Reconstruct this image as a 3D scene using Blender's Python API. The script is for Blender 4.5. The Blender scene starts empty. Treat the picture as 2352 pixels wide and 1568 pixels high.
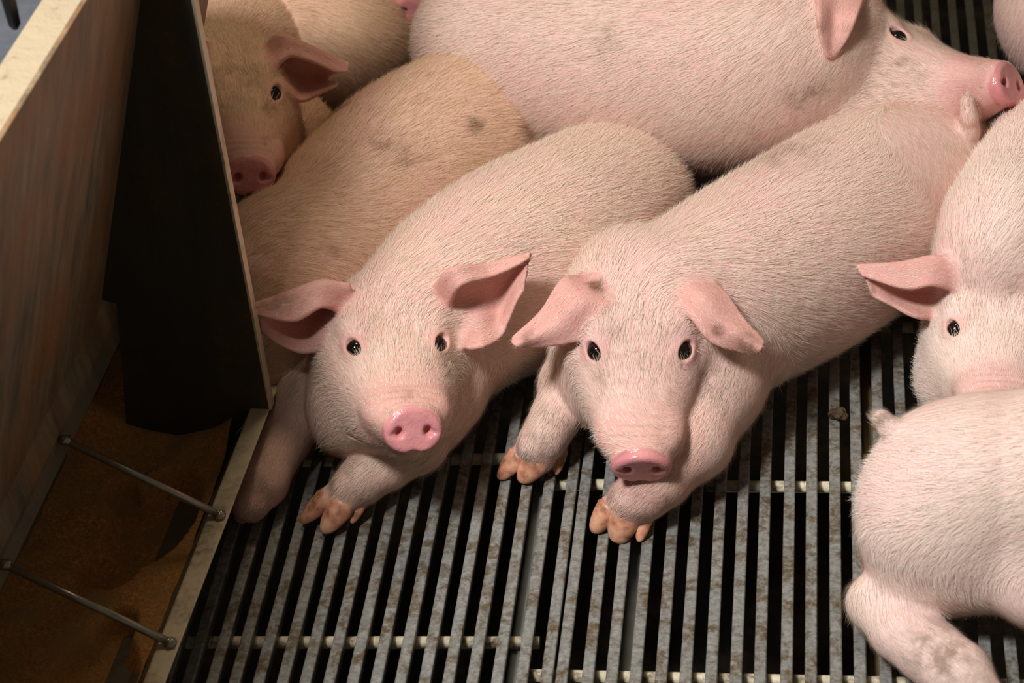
import bpy, math, random
import numpy as np
from mathutils import Vector, Matrix
random.seed(4); rng = np.random.default_rng(7)
QUAL = 1.0
# ------------------------------------------------------------------ camera, world, lights, exposure
SC = bpy.context.scene
CAM = np.array([0.2869, -1.5936, 1.4054])
ROT = np.array([[0.9909609522, -0.0012334808, 0.1341449576],
                [0.1066174611, 0.6141406365, -0.7819616331],
                [-0.0814193350, 0.7891956394, 0.6087209005]])
FPX = 5200.0
cd = bpy.data.cameras.new('camera'); cam = bpy.data.objects.new('camera', cd); SC.collection.objects.link(cam)
cd.sensor_width = 36.0; cd.lens = FPX / 2352 * 36.0; cd.clip_start = 0.05
cam.matrix_world = Matrix([[*ROT[0], CAM[0]], [*ROT[1], CAM[1]], [*ROT[2], CAM[2]], [0, 0, 0, 1]])
cd.dof.use_dof = True; cd.dof.focus_distance = 2.12; cd.dof.aperture_fstop = 9.0
SC.camera = cam
SC.view_settings.view_transform = 'Standard'; SC.view_settings.look = 'None'
SC.view_settings.gamma = 1.0; SC.view_settings.use_curve_mapping = False
SC.view_settings.exposure = 0.0
w = bpy.data.worlds.new('world'); SC.world = w; w.use_nodes = True
w.node_tree.nodes['Background'].inputs[0].default_value = (1.0, 0.86, 0.66, 1)
w.node_tree.nodes['Background'].inputs[1].default_value = 0.085

def area(name, loc, target, size, power, col, spread=180, size_y=None):
    l = bpy.data.lights.new(name, 'AREA'); l.size = size; l.energy = power; l.color = col; l.spread = math.radians(spread)
    if size_y: l.shape = 'RECTANGLE'; l.size_y = size_y
    o = bpy.data.objects.new(name, l); SC.collection.objects.link(o); o.location = loc
    o.rotation_euler = (Vector(target) - Vector(loc)).to_track_quat('-Z', 'Y').to_euler()
    return o
# the photographer's diffused flash, held up to the left of the camera, and an added warm fill overhead that lifts the dim pigs
area('flash_light', (-.53, -.82, 1.98), (0.22, 0.08, 0.05), 0.36, 17.5, (1.0, 0.985, 0.985), 110)
area('warm_fill', (-0.12, 0.62, 2.2), (-.22, 0.3, 0.1), 0.5, 10, (1.0, 0.80, 0.58))

def ray(x, y): return ROT @ np.array([x - 1176.0, 784.0 - y, -FPX])
def at(x, y, z=0.0):                                   # the point of height z seen at this place of the photograph
    r = ray(x, y); return CAM + r * ((z - CAM[2]) / r[2])
def at_d(x, y, ref, d=0.0):                            # the point d metres nearer than ref
    r = ray(x, y) / FPX; D = -(ROT.T @ (np.asarray(ref) - CAM))[2]
    return CAM + r * (D - d)

# ------------------------------------------------------------------ object helpers
COL = SC.collection
def tag(o, label=None, cat=None, group=None, kind=None):
    if label: o['label'] = label
    if cat: o['category'] = cat
    if group: o['group'] = group
    if kind: o['kind'] = kind
    return o
def empty(name, loc, **k):
    o = bpy.data.objects.new(name, None); COL.objects.link(o); o.location = [float(v) for v in loc]; o.empty_display_size = 0.05
    return tag(o, **k)
def mesh_np(name, V, Q, mat, parent=None, smooth=True, tris=False):
    V = np.asarray(V, np.float32); Q = np.asarray(Q, np.int32)
    org = np.array(parent.location, np.float32) if parent is not None else np.zeros(3, np.float32)
    if parent is not None and parent.parent is not None: org = org + np.array(parent.parent.location, np.float32)
    n = Q.shape[1]; me = bpy.data.meshes.new(name)
    me.vertices.add(len(V)); me.vertices.foreach_set('co', (V - org).ravel())
    me.loops.add(Q.size); me.loops.foreach_set('vertex_index', Q.ravel())
    me.polygons.add(len(Q)); me.polygons.foreach_set('loop_start', np.arange(0, Q.size, n, dtype=np.int32))
    me.polygons.foreach_set('loop_total', np.full(len(Q), n, np.int32))
    me.update(calc_edges=True)
    me.polygons.foreach_set('use_smooth', np.full(len(Q), smooth))
    if mat: me.materials.append(mat)
    o = bpy.data.objects.new(name, me); COL.objects.link(o)
    if parent is not None: o.parent = parent
    return o
class MB:                                              # collects faces, links them as one mesh
    def __init__(s): s.v = []; s.f = []
    def add(s, v, f):
        b = len(s.v); s.v += [tuple(map(float, p)) for p in v]; s.f += [tuple(i + b for i in q) for q in f]
    def prism(s, prof, a, b, ux, uz):                  # profile in (ux,uz) axes swept from a to b
        a, b, ux, uz = map(np.asarray, (a, b, ux, uz)); n = len(prof)
        v = [a + ux * p[0] + uz * p[1] for p in prof] + [b + ux * p[0] + uz * p[1] for p in prof]
        f = [(i, (i + 1) % n, n + (i + 1) % n, n + i) for i in range(n)] + [tuple(range(n))[::-1], tuple(range(n, 2 * n))]
        s.add(v, f)
    def tube(s, pts, rad, n=14):
        pts = [np.asarray(p, float) for p in pts]; rad = rad if hasattr(rad, '__len__') else [rad] * len(pts)
        v = []; ref = None
        for i, p in enumerate(pts):
            t = pts[min(i + 1, len(pts) - 1)] - pts[max(i - 1, 0)]; t /= np.linalg.norm(t)
            if ref is None: ref = np.cross(t, (0.1, 0.2, 1.0) if abs(t[2]) < .9 else (1.0, 0, 0))
            x = ref - t * (ref @ t); x /= np.linalg.norm(x); ref = x; y = np.cross(t, x)
            v += [p + (x * math.cos(a) + y * math.sin(a)) * rad[i] for a in np.linspace(0, 2 * math.pi, n, endpoint=False)]
        f = [(i * n + j, i * n + (j + 1) % n, (i + 1) * n + (j + 1) % n, (i + 1) * n + j) for i in range(len(pts) - 1) for j in range(n)]
        f += [tuple(range(n))[::-1], tuple((len(pts) - 1) * n + j for j in range(n))]
        s.add(v, f)
    def build(s, name, mat, parent=None, smooth=False, bevel=0, seg=2):
        org = np.array(parent.location) if parent is not None else np.zeros(3)
        if parent is not None and parent.parent is not None: org = org + np.array(parent.parent.location)
        me = bpy.data.meshes.new(name); me.from_pydata([tuple(np.array(p) - org) for p in s.v], [], s.f); me.update()
        import bmesh
        bm = bmesh.new(); bm.from_mesh(me); bmesh.ops.recalc_face_normals(bm, faces=bm.faces); bm.to_mesh(me); bm.free()
        if smooth: me.polygons.foreach_set('use_smooth', [True] * len(me.polygons))
        me.materials.append(mat); o = bpy.data.objects.new(name, me); COL.objects.link(o)
        if parent is not None: o.parent = parent
        if bevel:
            m = o.modifiers.new('bevel', 'BEVEL'); m.width = bevel; m.segments = seg; m.limit_method = 'ANGLE'
        return o

# ------------------------------------------------------------------ materials
def srgb(r, g, b):
    f = lambda c: (c / 255 / 12.92) if c / 255 <= 0.04045 else ((c / 255 + 0.055) / 1.055) ** 2.4
    return (f(r), f(g), f(b), 1)
class NT:
    def __init__(s, name):
        s.m = bpy.data.materials.new(name); s.m.use_nodes = True; s.t = s.m.node_tree
        s.b = s.t.nodes['Principled BSDF']; s.co = s.n('ShaderNodeTexCoord').outputs['Object']
    def n(s, ty, **k):
        o = s.t.nodes.new(ty)
        for a, v in k.items(): setattr(o, a, v)
        return o
    def l(s, a, b): s.t.links.new(a, b)
    def noise(s, scale, detail=3, rough=.55, co=None, dist=0.0, stretch=None):
        o = s.n('ShaderNodeTexNoise'); o.inputs['Scale'].default_value = scale; o.inputs['Detail'].default_value = detail
        o.inputs['Roughness'].default_value = rough; o.inputs['Distortion'].default_value = dist
        c = co or s.co
        if stretch:
            mp = s.n('ShaderNodeMapping'); mp.inputs['Scale'].default_value = stretch; s.l(c, mp.inputs[0]); c = mp.outputs[0]
        s.l(c, o.inputs['Vector']); return o.outputs['Fac']
    def ramp(s, fac, stops):
        o = s.n('ShaderNodeValToRGB'); s.l(fac, o.inputs[0]); e = o.color_ramp.elements
        while len(e) < len(stops): e.new(0.5)
        for el, (p, c) in zip(e, stops):
            el.position = p; el.color = c if hasattr(c, '__len__') else (c, c, c, 1)
        return o.outputs[0]
    def mix(s, fac, a, b, mode='MIX'):
        o = s.n('ShaderNodeMix', data_type='RGBA', blend_type=mode)
        for i, v in ((0, fac), (6, a), (7, b)):
            if hasattr(v, 'links'): s.l(v, o.inputs[i])
            else: o.inputs[i].default_value = v
        return o.outputs[2]
    def mul(s, a, b, op='MULTIPLY'):
        o = s.n('ShaderNodeMath', operation=op)
        for i, v in ((0, a), (1, b)):
            if hasattr(v, 'links'): s.l(v, o.inputs[i])
            else: o.inputs[i].default_value = v
        return o.outputs[0]
    def bump(s, h, strength=.3, dist=.001):
        o = s.n('ShaderNodeBump'); o.inputs['Strength'].default_value = strength; o.inputs['Distance'].default_value = dist
        s.l(h, o.inputs['Height']); s.l(o.outputs[0], s.b.inputs['Normal'])
    def set(s, **k):
        for a, v in k.items():
            i = s.b.inputs[a.replace('_', ' ')]
            if hasattr(v, 'links'): s.l(v, i)
            else: i.default_value = v
        return s.m

def skin_material(name, cream, pink, dirt_amt):
    t = NT(name)
    at_ = t.n('ShaderNodeAttribute', attribute_name='zone'); sp = t.n('ShaderNodeSeparateColor'); t.l(at_.outputs['Color'], sp.inputs[0])
    nose, ear, dirt = sp.outputs[0], sp.outputs[1], sp.outputs[2]
    n1 = t.noise(9, 4, .6); n2 = t.noise(120, 3, .6); n3 = t.noise(22, 4, .65, dist=.8)
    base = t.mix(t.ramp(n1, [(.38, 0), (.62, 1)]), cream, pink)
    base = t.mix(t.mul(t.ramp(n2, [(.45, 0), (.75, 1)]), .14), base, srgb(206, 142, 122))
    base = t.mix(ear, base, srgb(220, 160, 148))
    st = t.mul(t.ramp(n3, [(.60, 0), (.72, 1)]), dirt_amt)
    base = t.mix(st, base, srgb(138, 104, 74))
    d2 = t.mul(dirt, t.ramp(t.noise(55, 4, .65), [(.40, 0.15), (.62, 1)]))
    base = t.mix(d2, base, srgb(112, 76, 48))
    nn = t.mix(t.ramp(t.noise(60, 3), [(.3, 0), (.7, 1)]), srgb(210, 134, 138), srgb(226, 156, 152))
    base = t.mix(nose, base, nn)
    ro = t.n('ShaderNodeMapRange'); t.l(nose, ro.inputs[0]); ro.inputs[3].default_value = .62; ro.inputs[4].default_value = .2
    hb = t.mul(t.noise(420, 2), t.mul(t.noise(90, 3), 2.0), 'ADD')
    t.bump(hb, .35, .0012)
    t.set(Base_Color=base, Roughness=ro.outputs[0], Subsurface_Weight=.0, Specular_IOR_Level=.32)
    return t.m
SKIN_A = skin_material('pig_skin_pale', srgb(224, 188, 166), srgb(226, 176, 166), .35)
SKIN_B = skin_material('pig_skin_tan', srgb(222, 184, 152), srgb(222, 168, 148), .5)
SKIN_C = skin_material('pig_skin_pink', srgb(230, 196, 182), srgb(230, 182, 176), .3)
SKIN_D = skin_material('pig_skin_clean', srgb(246, 218, 206), srgb(246, 204, 198), .15)
def hair_material(name, c1, c2):
    t = NT(name); hi = t.n('ShaderNodeAttribute', attribute_name='hr'); z = t.n('ShaderNodeAttribute', attribute_name='zone'); sp = t.n('ShaderNodeSeparateColor')
    t.l(z.outputs['Color'], sp.inputs[0]); d = t.mul(sp.outputs[2], t.ramp(t.noise(55, 4, .65), [(.36, 0), (.60, .9)]))
    t.set(Base_Color=t.mix(d, t.mix(hi.outputs['Fac'], c1, c2), srgb(128, 96, 64)), Roughness=.55, Specular_IOR_Level=.25); return t.m
HAIR_A = hair_material('pale_bristle', srgb(250, 238, 224), srgb(222, 198, 176))
HAIR_D = hair_material('white_bristle', srgb(252, 244, 234), srgb(238, 222, 204))
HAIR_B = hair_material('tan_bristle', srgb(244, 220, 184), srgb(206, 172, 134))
def simple(name, col, rough=.5, metal=0.0, bump=0):
    t = NT(name); n = t.noise(40, 3)
    c = t.mix(t.ramp(n, [(.35, 0), (.7, 1)]), col, tuple(x * .72 for x in col[:3]) + (1,))
    if bump: t.bump(t.noise(300, 3), bump, .001)
    return t.set(Base_Color=c, Roughness=rough, Metallic=metal)
t = NT('eye_gloss'); EYE = t.set(Base_Color=srgb(22, 16, 14), Roughness=.04, Specular_IOR_Level=.6)
SCLERA = simple('eye_white', srgb(225, 215, 205), .2)
t = NT('hoof_horn'); n = t.noise(90, 4)
HOOF = t.set(Base_Color=t.ramp(n, [(.32, srgb(216, 176, 138)), (.52, srgb(206, 140, 112)), (.70, srgb(132, 96, 66))]), Roughness=.42)

# ------------------------------------------------------------------ signed distance bodies
F4 = np.float32
def unit(v): v = np.asarray(v, float); return v / np.linalg.norm(v)
class Ell:                                             # ellipsoid, axes = rows of M
    def __init__(s, c, r, M=None):
        s.c = np.asarray(c, F4); s.r = np.asarray(r, F4) if hasattr(r, '__len__') else np.full(3, r, F4)
        s.M = None if M is None else np.asarray(M, F4); s.R = float(s.r.max()); s.C = s.c
    def __call__(s, P):
        q = P - s.c
        if s.M is not None: q = q @ s.M.T
        k0 = np.sqrt(((q / s.r) ** 2).sum(1)); k1 = np.sqrt(((q / (s.r ** 2)) ** 2).sum(1))
        return (k0 * (k0 - 1) / np.maximum(k1, 1e-6)).astype(F4)
class Cone:                                            # round cone
    def __init__(s, a, b, ra, rb):
        s.a = np.asarray(a, F4); s.b = np.asarray(b, F4); s.ra = F4(ra); s.rb = F4(rb)
        s.C = (s.a + s.b) / 2; s.R = float(np.linalg.norm(s.b - s.a) / 2 + max(ra, rb))
    def __call__(s, P):
        d = s.b - s.a; t = np.clip(((P - s.a) @ d) / max(float(d @ d), 1e-9), 0, 1)
        q = P - s.a - t[:, None] * d
        return np.sqrt((q * q).sum(1)) - (s.ra + (s.rb - s.ra) * t * t * (3 - 2 * t))
class Env:                                             # envelope of ellipsoids along a spine
    def __init__(s, E):
        s.E = E; lo = np.min([e.c - e.R for e in E], 0); hi = np.max([e.c + e.R for e in E], 0)
        s.C = (lo + hi) / 2; s.R = float(np.linalg.norm(hi - lo) / 2)
    def __call__(s, P):
        d = s.E[0](P)
        for e in s.E[1:]: np.minimum(d, e(P), out=d)
        return d
class Sweep:                                           # head: half width, top and bottom along the y axis of a frame
    def __init__(s, O, M, sc, st):
        s.O = np.asarray(O, F4); s.M = np.asarray(M, F4); s.sc = F4(sc)
        y = np.linspace(st[0][0], st[-1][0], 160); S = np.array(st)
        k = np.exp(-np.linspace(-2, 2, 13) ** 2); k /= k.sum()
        s.y = y.astype(F4); s.t = []
        for i in (1, 2, 3):
            v = np.interp(y, S[:, 0], S[:, i]); vp = np.pad(v, 6, mode='edge'); s.t.append(np.convolve(vp, k, 'valid').astype(F4))
        s.C = s.O + (s.M.T @ np.array([0, .08, 0], F4)) * s.sc; s.R = .16 * sc
    def __call__(s, P):
        q = ((P - s.O) @ s.M.T) / s.sc; y = q[:, 1]
        w, tp, bt = (np.interp(y, s.y, a).astype(F4) for a in s.t)
        z = q[:, 2]; h = np.where(z > 0, tp, -bt)
        rho = ((np.abs(q[:, 0]) / w) ** 2.3 + (np.abs(z) / h) ** 2.3) ** (1 / 2.3)
        d = (rho - 1) * np.minimum(w, h)
        m = np.clip((y - .152) / .015, 0, 1) * np.clip((.186 - y) / .005, 0, 1) * np.clip((z + .002) / .015, 0, 1) * np.clip((.027 - np.abs(q[:, 0])) / .008, 0, 1)
        d = d + .0008 * m * np.sin(y * (2 * math.pi / .0085) + 3.2 * np.abs(q[:, 0]) / .03 + 40 * q[:, 0])
        e = np.maximum(s.y[0] - y, y - s.y[-1])
        return (np.where(e > 0, np.sqrt(np.maximum(d, 0) ** 2 + e * e) + np.minimum(d, 0) * 0, d) * s.sc).astype(F4)
class Disc:                                            # rounded elliptical snout disc
    def __init__(s, c, M, w, h, t, rd):
        s.c = np.asarray(c, F4); s.M = np.asarray(M, F4); s.p = (w, h, t, rd); s.C = s.c; s.R = w + t
    def __call__(s, P):
        q = (P - s.c) @ s.M.T; w, h, t, rd = s.p
        hh = np.where(q[:, 2] > 0, h, h * (1.0 - .15 * np.exp(-(q[:, 0] / (.22 * w)) ** 2)))
        wv = w * (1 + .09 * np.clip(-q[:, 2] / h, -1, 1))
        rho = np.sqrt((q[:, 0] / wv) ** 2 + (q[:, 2] / hh) ** 2)
        a = (rho - 1) * min(w, h) + rd; b = np.abs(q[:, 1] - .0016 * (1 - rho * rho) * 0) - t + rd
        return (np.minimum(np.maximum(a, b), 0) + np.sqrt(np.maximum(a, 0) ** 2 + np.maximum(b, 0) ** 2) - rd).astype(F4)
def catmull(P, n):                                     # P (m, ...) resampled to n points
    P = np.asarray(P, float); m = len(P); t = np.linspace(0, m - 1, n); i = np.clip(t.astype(int), 0, m - 2); u = t - i
    sh = (-1,) + (1,) * (P.ndim - 1); u = u.reshape(sh)
    p1, p2 = P[i], P[i + 1]
    p0 = np.where((i > 0).reshape(sh), P[np.maximum(i - 1, 0)], 2 * p1 - p2)
    p3 = np.where((i < m - 2).reshape(sh), P[np.minimum(i + 2, m - 1)], 2 * p2 - p1)
    return .5 * (2 * p1 + (p2 - p0) * u + (2 * p0 - 5 * p1 + 4 * p2 - p3) * u * u + (3 * p1 - p0 - 3 * p2 + p3) * u ** 3)
class Sheet:                                           # an ear: rails of points, root first, tip last
    def __init__(s, rails, t0=.0032, t1=.0018, nu=30, nv=34):
        G = np.array([catmull(r, nv) for r in rails]); G = catmull(G, nu)          # nu, nv, 3
        du = np.gradient(G, axis=0); dv = np.gradient(G, axis=1); N = np.cross(du, dv)
        N /= np.maximum(np.linalg.norm(N, axis=2, keepdims=True), 1e-9)
        s.G = G.reshape(-1, 3).astype(F4); s.N = N.reshape(-1, 3).astype(F4)
        s.th = np.tile(np.linspace(t0, t1, nv), nu).astype(F4)
        T = dv / np.maximum(np.linalg.norm(dv, axis=2, keepdims=True), 1e-9); s.T = T.reshape(-1, 3)
        lo, hi = s.G.min(0), s.G.max(0); s.C = (lo + hi) / 2; s.R = float(np.linalg.norm(hi - lo) / 2 + .004)
        s.sp = float(max(np.linalg.norm(du, axis=2).max(), np.linalg.norm(dv, axis=2).max())) * .75
    def __call__(s, P, want=False):
        out = np.empty(len(P), F4); idx = np.empty(len(P), np.int32); g2 = (s.G ** 2).sum(1)
        for a in range(0, len(P), 8000):
            p = P[a:a + 8000]; D = g2[None] - 2 * (p @ s.G.T); k = D.argmin(1); idx[a:a + 8000] = k
            q = p - s.G[k]; dn = (q * s.N[k]).sum(1); dt = np.sqrt(np.maximum((q * q).sum(1) - dn * dn, 0))
            out[a:a + 8000] = np.sqrt(dn * dn + np.maximum(dt - s.sp, 0) ** 2) - s.th[k]
        return (out, idx) if want else out
class SDF:                                             # groups: 0 trunk, 1 head on the trunk, 2 limbs on the trunk
    def __init__(s): s.ops = []; s.g = 0
    def u(s, p, k=.01): s.ops.append((0, p, k, s.g)); return s
    def sub(s, p, k=.003): s.ops.append((1, p, k, s.g)); return s
    def __call__(s, P):
        D = [np.full(len(P), 9.0, F4), None, None]
        for op, p, k, g in s.ops:
            if D[g] is None: D[g] = D[0].copy()
            d = D[g]; r = P - p.C; sel = np.nonzero((r * r).sum(1) < (p.R + k + .035) ** 2)[0]
            if not len(sel): continue
            v = p(P[sel]); a = d[sel]
            if op: v = -v; h = np.maximum(k - np.abs(a - v), 0) / k; d[sel] = np.maximum(a, v) + h * h * k * .25
            else: h = np.maximum(k - np.abs(a - v), 0) / k; d[sel] = np.minimum(a, v) + h * h * (-k) * .25
        d = D[0]
        for g in (1, 2):
            if D[g] is None: continue
            if d is D[0]: d = D[g]; continue
            k = F4(.004); h = np.maximum(k - np.abs(d - D[g]), 0) / k; d = np.minimum(d, D[g]) - h * h * k * .25
        fl = F4(.0012) - P[:, 2]; k = F4(.012); h = np.maximum(k - np.abs(d - fl), 0) / k
        return np.maximum(d, fl) + h * h * k * .25
def axis_grid(lo, hi, flo, fhi, hc, hf):
    out = [lo]
    while out[-1] < hi:
        x = out[-1]; out.append(x + (hf if flo <= x <= fhi else hc))
    while (len(out) - 1) % 4: out.append(out[-1] + hc)
    return np.array(out, F4)
def nets(sdf, lo, hi, fine, hc, hf):
    ax = [axis_grid(lo[i], hi[i], fine[0][i], fine[1][i], hc, hf) for i in range(3)]
    n = [len(a) for a in ax]
    # coarse pass on every fourth node
    cx = [a[::4] for a in ax]
    G = np.stack(np.meshgrid(*cx, indexing='ij'), -1).reshape(-1, 3)
    dc = sdf(G).reshape([len(a) for a in cx])
    f = dc.repeat(4, 0).repeat(4, 1).repeat(4, 2)[2:2 + n[0], 2:2 + n[1], 2:2 + n[2]]
    f = np.ascontiguousarray(f)[:n[0], :n[1], :n[2]]
    bs = [np.gradient(a).astype(F4) for a in ax]
    bl = np.maximum(np.maximum(bs[0][:, None, None], bs[1][None, :, None]), bs[2][None, None, :]) * 4
    act = np.abs(f) < bl * 1.35
    I = np.nonzero(act); P = np.stack([ax[0][I[0]], ax[1][I[1]], ax[2][I[2]]], 1)
    val = np.empty(len(P), F4)
    for a in range(0, len(P), 400000): val[a:a + 400000] = sdf(P[a:a + 400000])
    f[I] = val; del act, bl, P
    ins = f < 0
    S = np.zeros([m - 1 for m in n], np.uint8)
    for i in (0, 1):
        for j in (0, 1):
            for k in (0, 1): S += ins[i:n[0] - 1 + i, j:n[1] - 1 + j, k:n[2] - 1 + k]
    cells = np.nonzero((S > 0) & (S < 8)); nv = len(cells[0])
    vid = np.full(S.shape, -1, np.int32); vid[cells] = np.arange(nv)
    acc = np.zeros((nv, 3)); cnt = np.zeros(nv)
    cor = [(i, j, k) for i in (0, 1) for j in (0, 1) for k in (0, 1)]
    val = {c: f[cells[0] + c[0], cells[1] + c[1], cells[2] + c[2]] for c in cor}
    pos = {c: np.stack([ax[m][cells[m] + c[m]] for m in range(3)], 1) for c in cor}
    for c in cor:
        for m in range(3):
            if c[m]: continue
            e = list(c); e[m] = 1; e = tuple(e); a, b = val[c], val[e]; x = (a < 0) != (b < 0)
            tt = (a / np.where(x, a - b, 1))[:, None]; acc += np.where(x[:, None], pos[c] * (1 - tt) + pos[e] * tt, 0); cnt += x
    V = acc / cnt[:, None]
    Q = []
    for m in range(3):
        o1, o2 = [(1, 2), (2, 0), (0, 1)][m]
        sl0 = [slice(None)] * 3; sl1 = [slice(None)] * 3; sl0[m] = slice(0, -1); sl1[m] = slice(1, None)
        a, b = ins[tuple(sl0)], ins[tuple(sl1)]; I = np.stack(np.nonzero(a != b), 1)
        ok = (I[:, o1] > 0) & (I[:, o2] > 0) & (I[:, o1] < n[o1] - 1) & (I[:, o2] < n[o2] - 1); I = I[ok]
        fl = a[tuple(I.T)]
        def cell(d1, d2):
            J = I.copy(); J[:, o1] -= d1; J[:, o2] -= d2; return vid[tuple(J.T)]
        q = np.stack([cell(1, 1), cell(0, 1), cell(0, 0), cell(1, 0)], 1); q[~fl] = q[~fl][:, ::-1]; Q.append(q)
    Q = np.concatenate(Q); Q = Q[(Q >= 0).all(1)]
    V = V.astype(F4); e = F4(.0006)
    K = np.array([[1, -1, -1], [-1, -1, 1], [-1, 1, -1], [1, 1, 1]], F4)
    for it in range(2):
        g = np.zeros_like(V)
        for kk in K: g += kk * sdf(V + kk * e)[:, None]
        g /= 4 * e; d = sdf(V); L = np.maximum((g * g).sum(1), .15)
        step = np.clip(d / L, -.002, .002); V = V - g * step[:, None] * .8
    N = g / np.maximum(np.linalg.norm(g, axis=1, keepdims=True), 1e-6)
    assert np.isfinite(V).all() and np.isfinite(N).all()
    return V, Q, N

# ------------------------------------------------------------------ bristles grow on the body mesh itself
def fur_nodes(name, density, mat, seed):
    g = bpy.data.node_groups.new(name, 'GeometryNodeTree')
    g.interface.new_socket('Geometry', in_out='INPUT', socket_type='NodeSocketGeometry')
    g.interface.new_socket('Geometry', in_out='OUTPUT', socket_type='NodeSocketGeometry')
    N = g.nodes.new; L = g.links.new
    gi = N('NodeGroupInput'); go = N('NodeGroupOutput')
    def attr(nm, ty='FLOAT'):
        a = N('GeometryNodeInputNamedAttribute'); a.data_type = ty; a.inputs[0].default_value = nm; return a.outputs[0]
    def math_(op, a, b):
        m = N('ShaderNodeMath'); m.operation = op
        for i, v in ((0, a), (1, b)):
            if hasattr(v, 'links'): L(v, m.inputs[i])
            else: m.inputs[i].default_value = v
        return m.outputs[0]
    def vm(op, a, b=None, sc=None):
        m = N('ShaderNodeVectorMath'); m.operation = op
        if hasattr(a, 'links'): L(a, m.inputs[0])
        else: m.inputs[0].default_value = a
        if b is not None: L(b, m.inputs[1])
        if sc is not None:
            if hasattr(sc, 'links'): L(sc, m.inputs['Scale'])
            else: m.inputs['Scale'].default_value = sc
        return m.outputs[0]
    dp = N('GeometryNodeDistributePointsOnFaces'); L(gi.outputs[0], dp.inputs['Mesh']); dp.inputs['Seed'].default_value = seed
    L(math_('MULTIPLY', attr('furd'), density), dp.inputs['Density'])
    sn = N('GeometryNodeStoreNamedAttribute'); sn.data_type = 'FLOAT_VECTOR'; sn.domain = 'POINT'; sn.inputs['Name'].default_value = 'hn'
    L(dp.outputs['Points'], sn.inputs['Geometry']); L(dp.outputs['Normal'], sn.inputs['Value'])
    sr = N('GeometryNodeStoreNamedAttribute'); sr.data_type = 'FLOAT'; sr.domain = 'POINT'; sr.inputs['Name'].default_value = 'hr'
    rr = N('FunctionNodeRandomValue'); rr.data_type = 'FLOAT'; L(sn.outputs[0], sr.inputs['Geometry']); L([o for o in rr.outputs if o.type == 'VALUE'][0], sr.inputs['Value'])
    rv = N('FunctionNodeRandomValue'); rv.data_type = 'FLOAT_VECTOR'; rv.inputs[0].default_value = (-.25,) * 3; rv.inputs[1].default_value = (.25,) * 3
    dirv = vm('ADD', vm('ADD', attr('flow', 'FLOAT_VECTOR'), rv.outputs[0]), vm('SCALE', attr('hn', 'FLOAT_VECTOR'), sc=.42))
    al = N('FunctionNodeAlignRotationToVector'); al.axis = 'Z'; L(dirv, al.inputs['Vector'])
    line = N('GeometryNodeCurvePrimitiveLine'); line.inputs['End'].default_value = (0, 0, 1)
    rs = N('GeometryNodeResampleCurve'); L(line.outputs[0], rs.inputs[0])
    for i in rs.inputs:
        if i.name == 'Count': i.default_value = 3
    rf = N('FunctionNodeRandomValue'); rf.data_type = 'FLOAT'
    for i in rf.inputs:
        if i.type == 'VALUE' and i.name == 'Min': i.default_value = .55
        if i.type == 'VALUE' and i.name == 'Max': i.default_value = 1.25
    ln = math_('MULTIPLY', attr('furl'), [o for o in rf.outputs if o.type == 'VALUE'][0])
    ip = N('GeometryNodeInstanceOnPoints'); L(sr.outputs[0], ip.inputs['Points']); L(rs.outputs[0], ip.inputs['Instance'])
    L(al.outputs[0], ip.inputs['Rotation']); L(ln, ip.inputs['Scale'])
    rz = N('GeometryNodeRealizeInstances'); L(ip.outputs[0], rz.inputs[0])
    sp = N('GeometryNodeSplineParameter').outputs['Factor']
    f2 = math_('MULTIPLY', sp, sp)
    off = vm('SCALE', attr('hn', 'FLOAT_VECTOR'), sc=math_('MULTIPLY', math_('MULTIPLY', f2, attr('furl')), -.30))
    nz = N('ShaderNodeTexNoise'); nz.inputs['Scale'].default_value = 70
    cv = vm('SCALE', vm('ADD', nz.outputs['Color'], vm('SCALE', (-.5, -.5, -.5), sc=1.0)), sc=math_('MULTIPLY', math_('MULTIPLY', sp, attr('furl')), .55))
    st = N('GeometryNodeSetPosition'); L(rz.outputs[0], st.inputs[0]); L(vm('ADD', off, cv), st.inputs['Offset'])
    cr = N('GeometryNodeSetCurveRadius'); L(st.outputs[0], cr.inputs[0])
    L(math_('MULTIPLY', math_('SUBTRACT', 1.15, sp), .00015), cr.inputs['Radius'])
    nm = N('GeometryNodeSetCurveNormal'); nm.mode = 'FREE'; L(cr.outputs[0], nm.inputs['Curve']); L(attr('hn', 'FLOAT_VECTOR'), nm.inputs['Normal'])
    pl = N('GeometryNodeCurvePrimitiveLine'); pl.inputs['Start'].default_value = (0, -1, 0); pl.inputs['End'].default_value = (0, 1, 0)
    c2m = N('GeometryNodeCurveToMesh'); L(nm.outputs[0], c2m.inputs['Curve']); L(pl.outputs[0], c2m.inputs['Profile Curve'])
    L(math_('MULTIPLY', math_('SUBTRACT', 1.1, sp), .00015), c2m.inputs['Scale'])
    sm = N('GeometryNodeSetMaterial'); sm.inputs['Material'].default_value = mat; L(c2m.outputs[0], sm.inputs[0])
    jn = N('GeometryNodeJoinGeometry'); L(gi.outputs[0], jn.inputs[0]); L(sm.outputs[0], jn.inputs[0]); L(jn.outputs[0], go.inputs[0])
    return g

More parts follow.
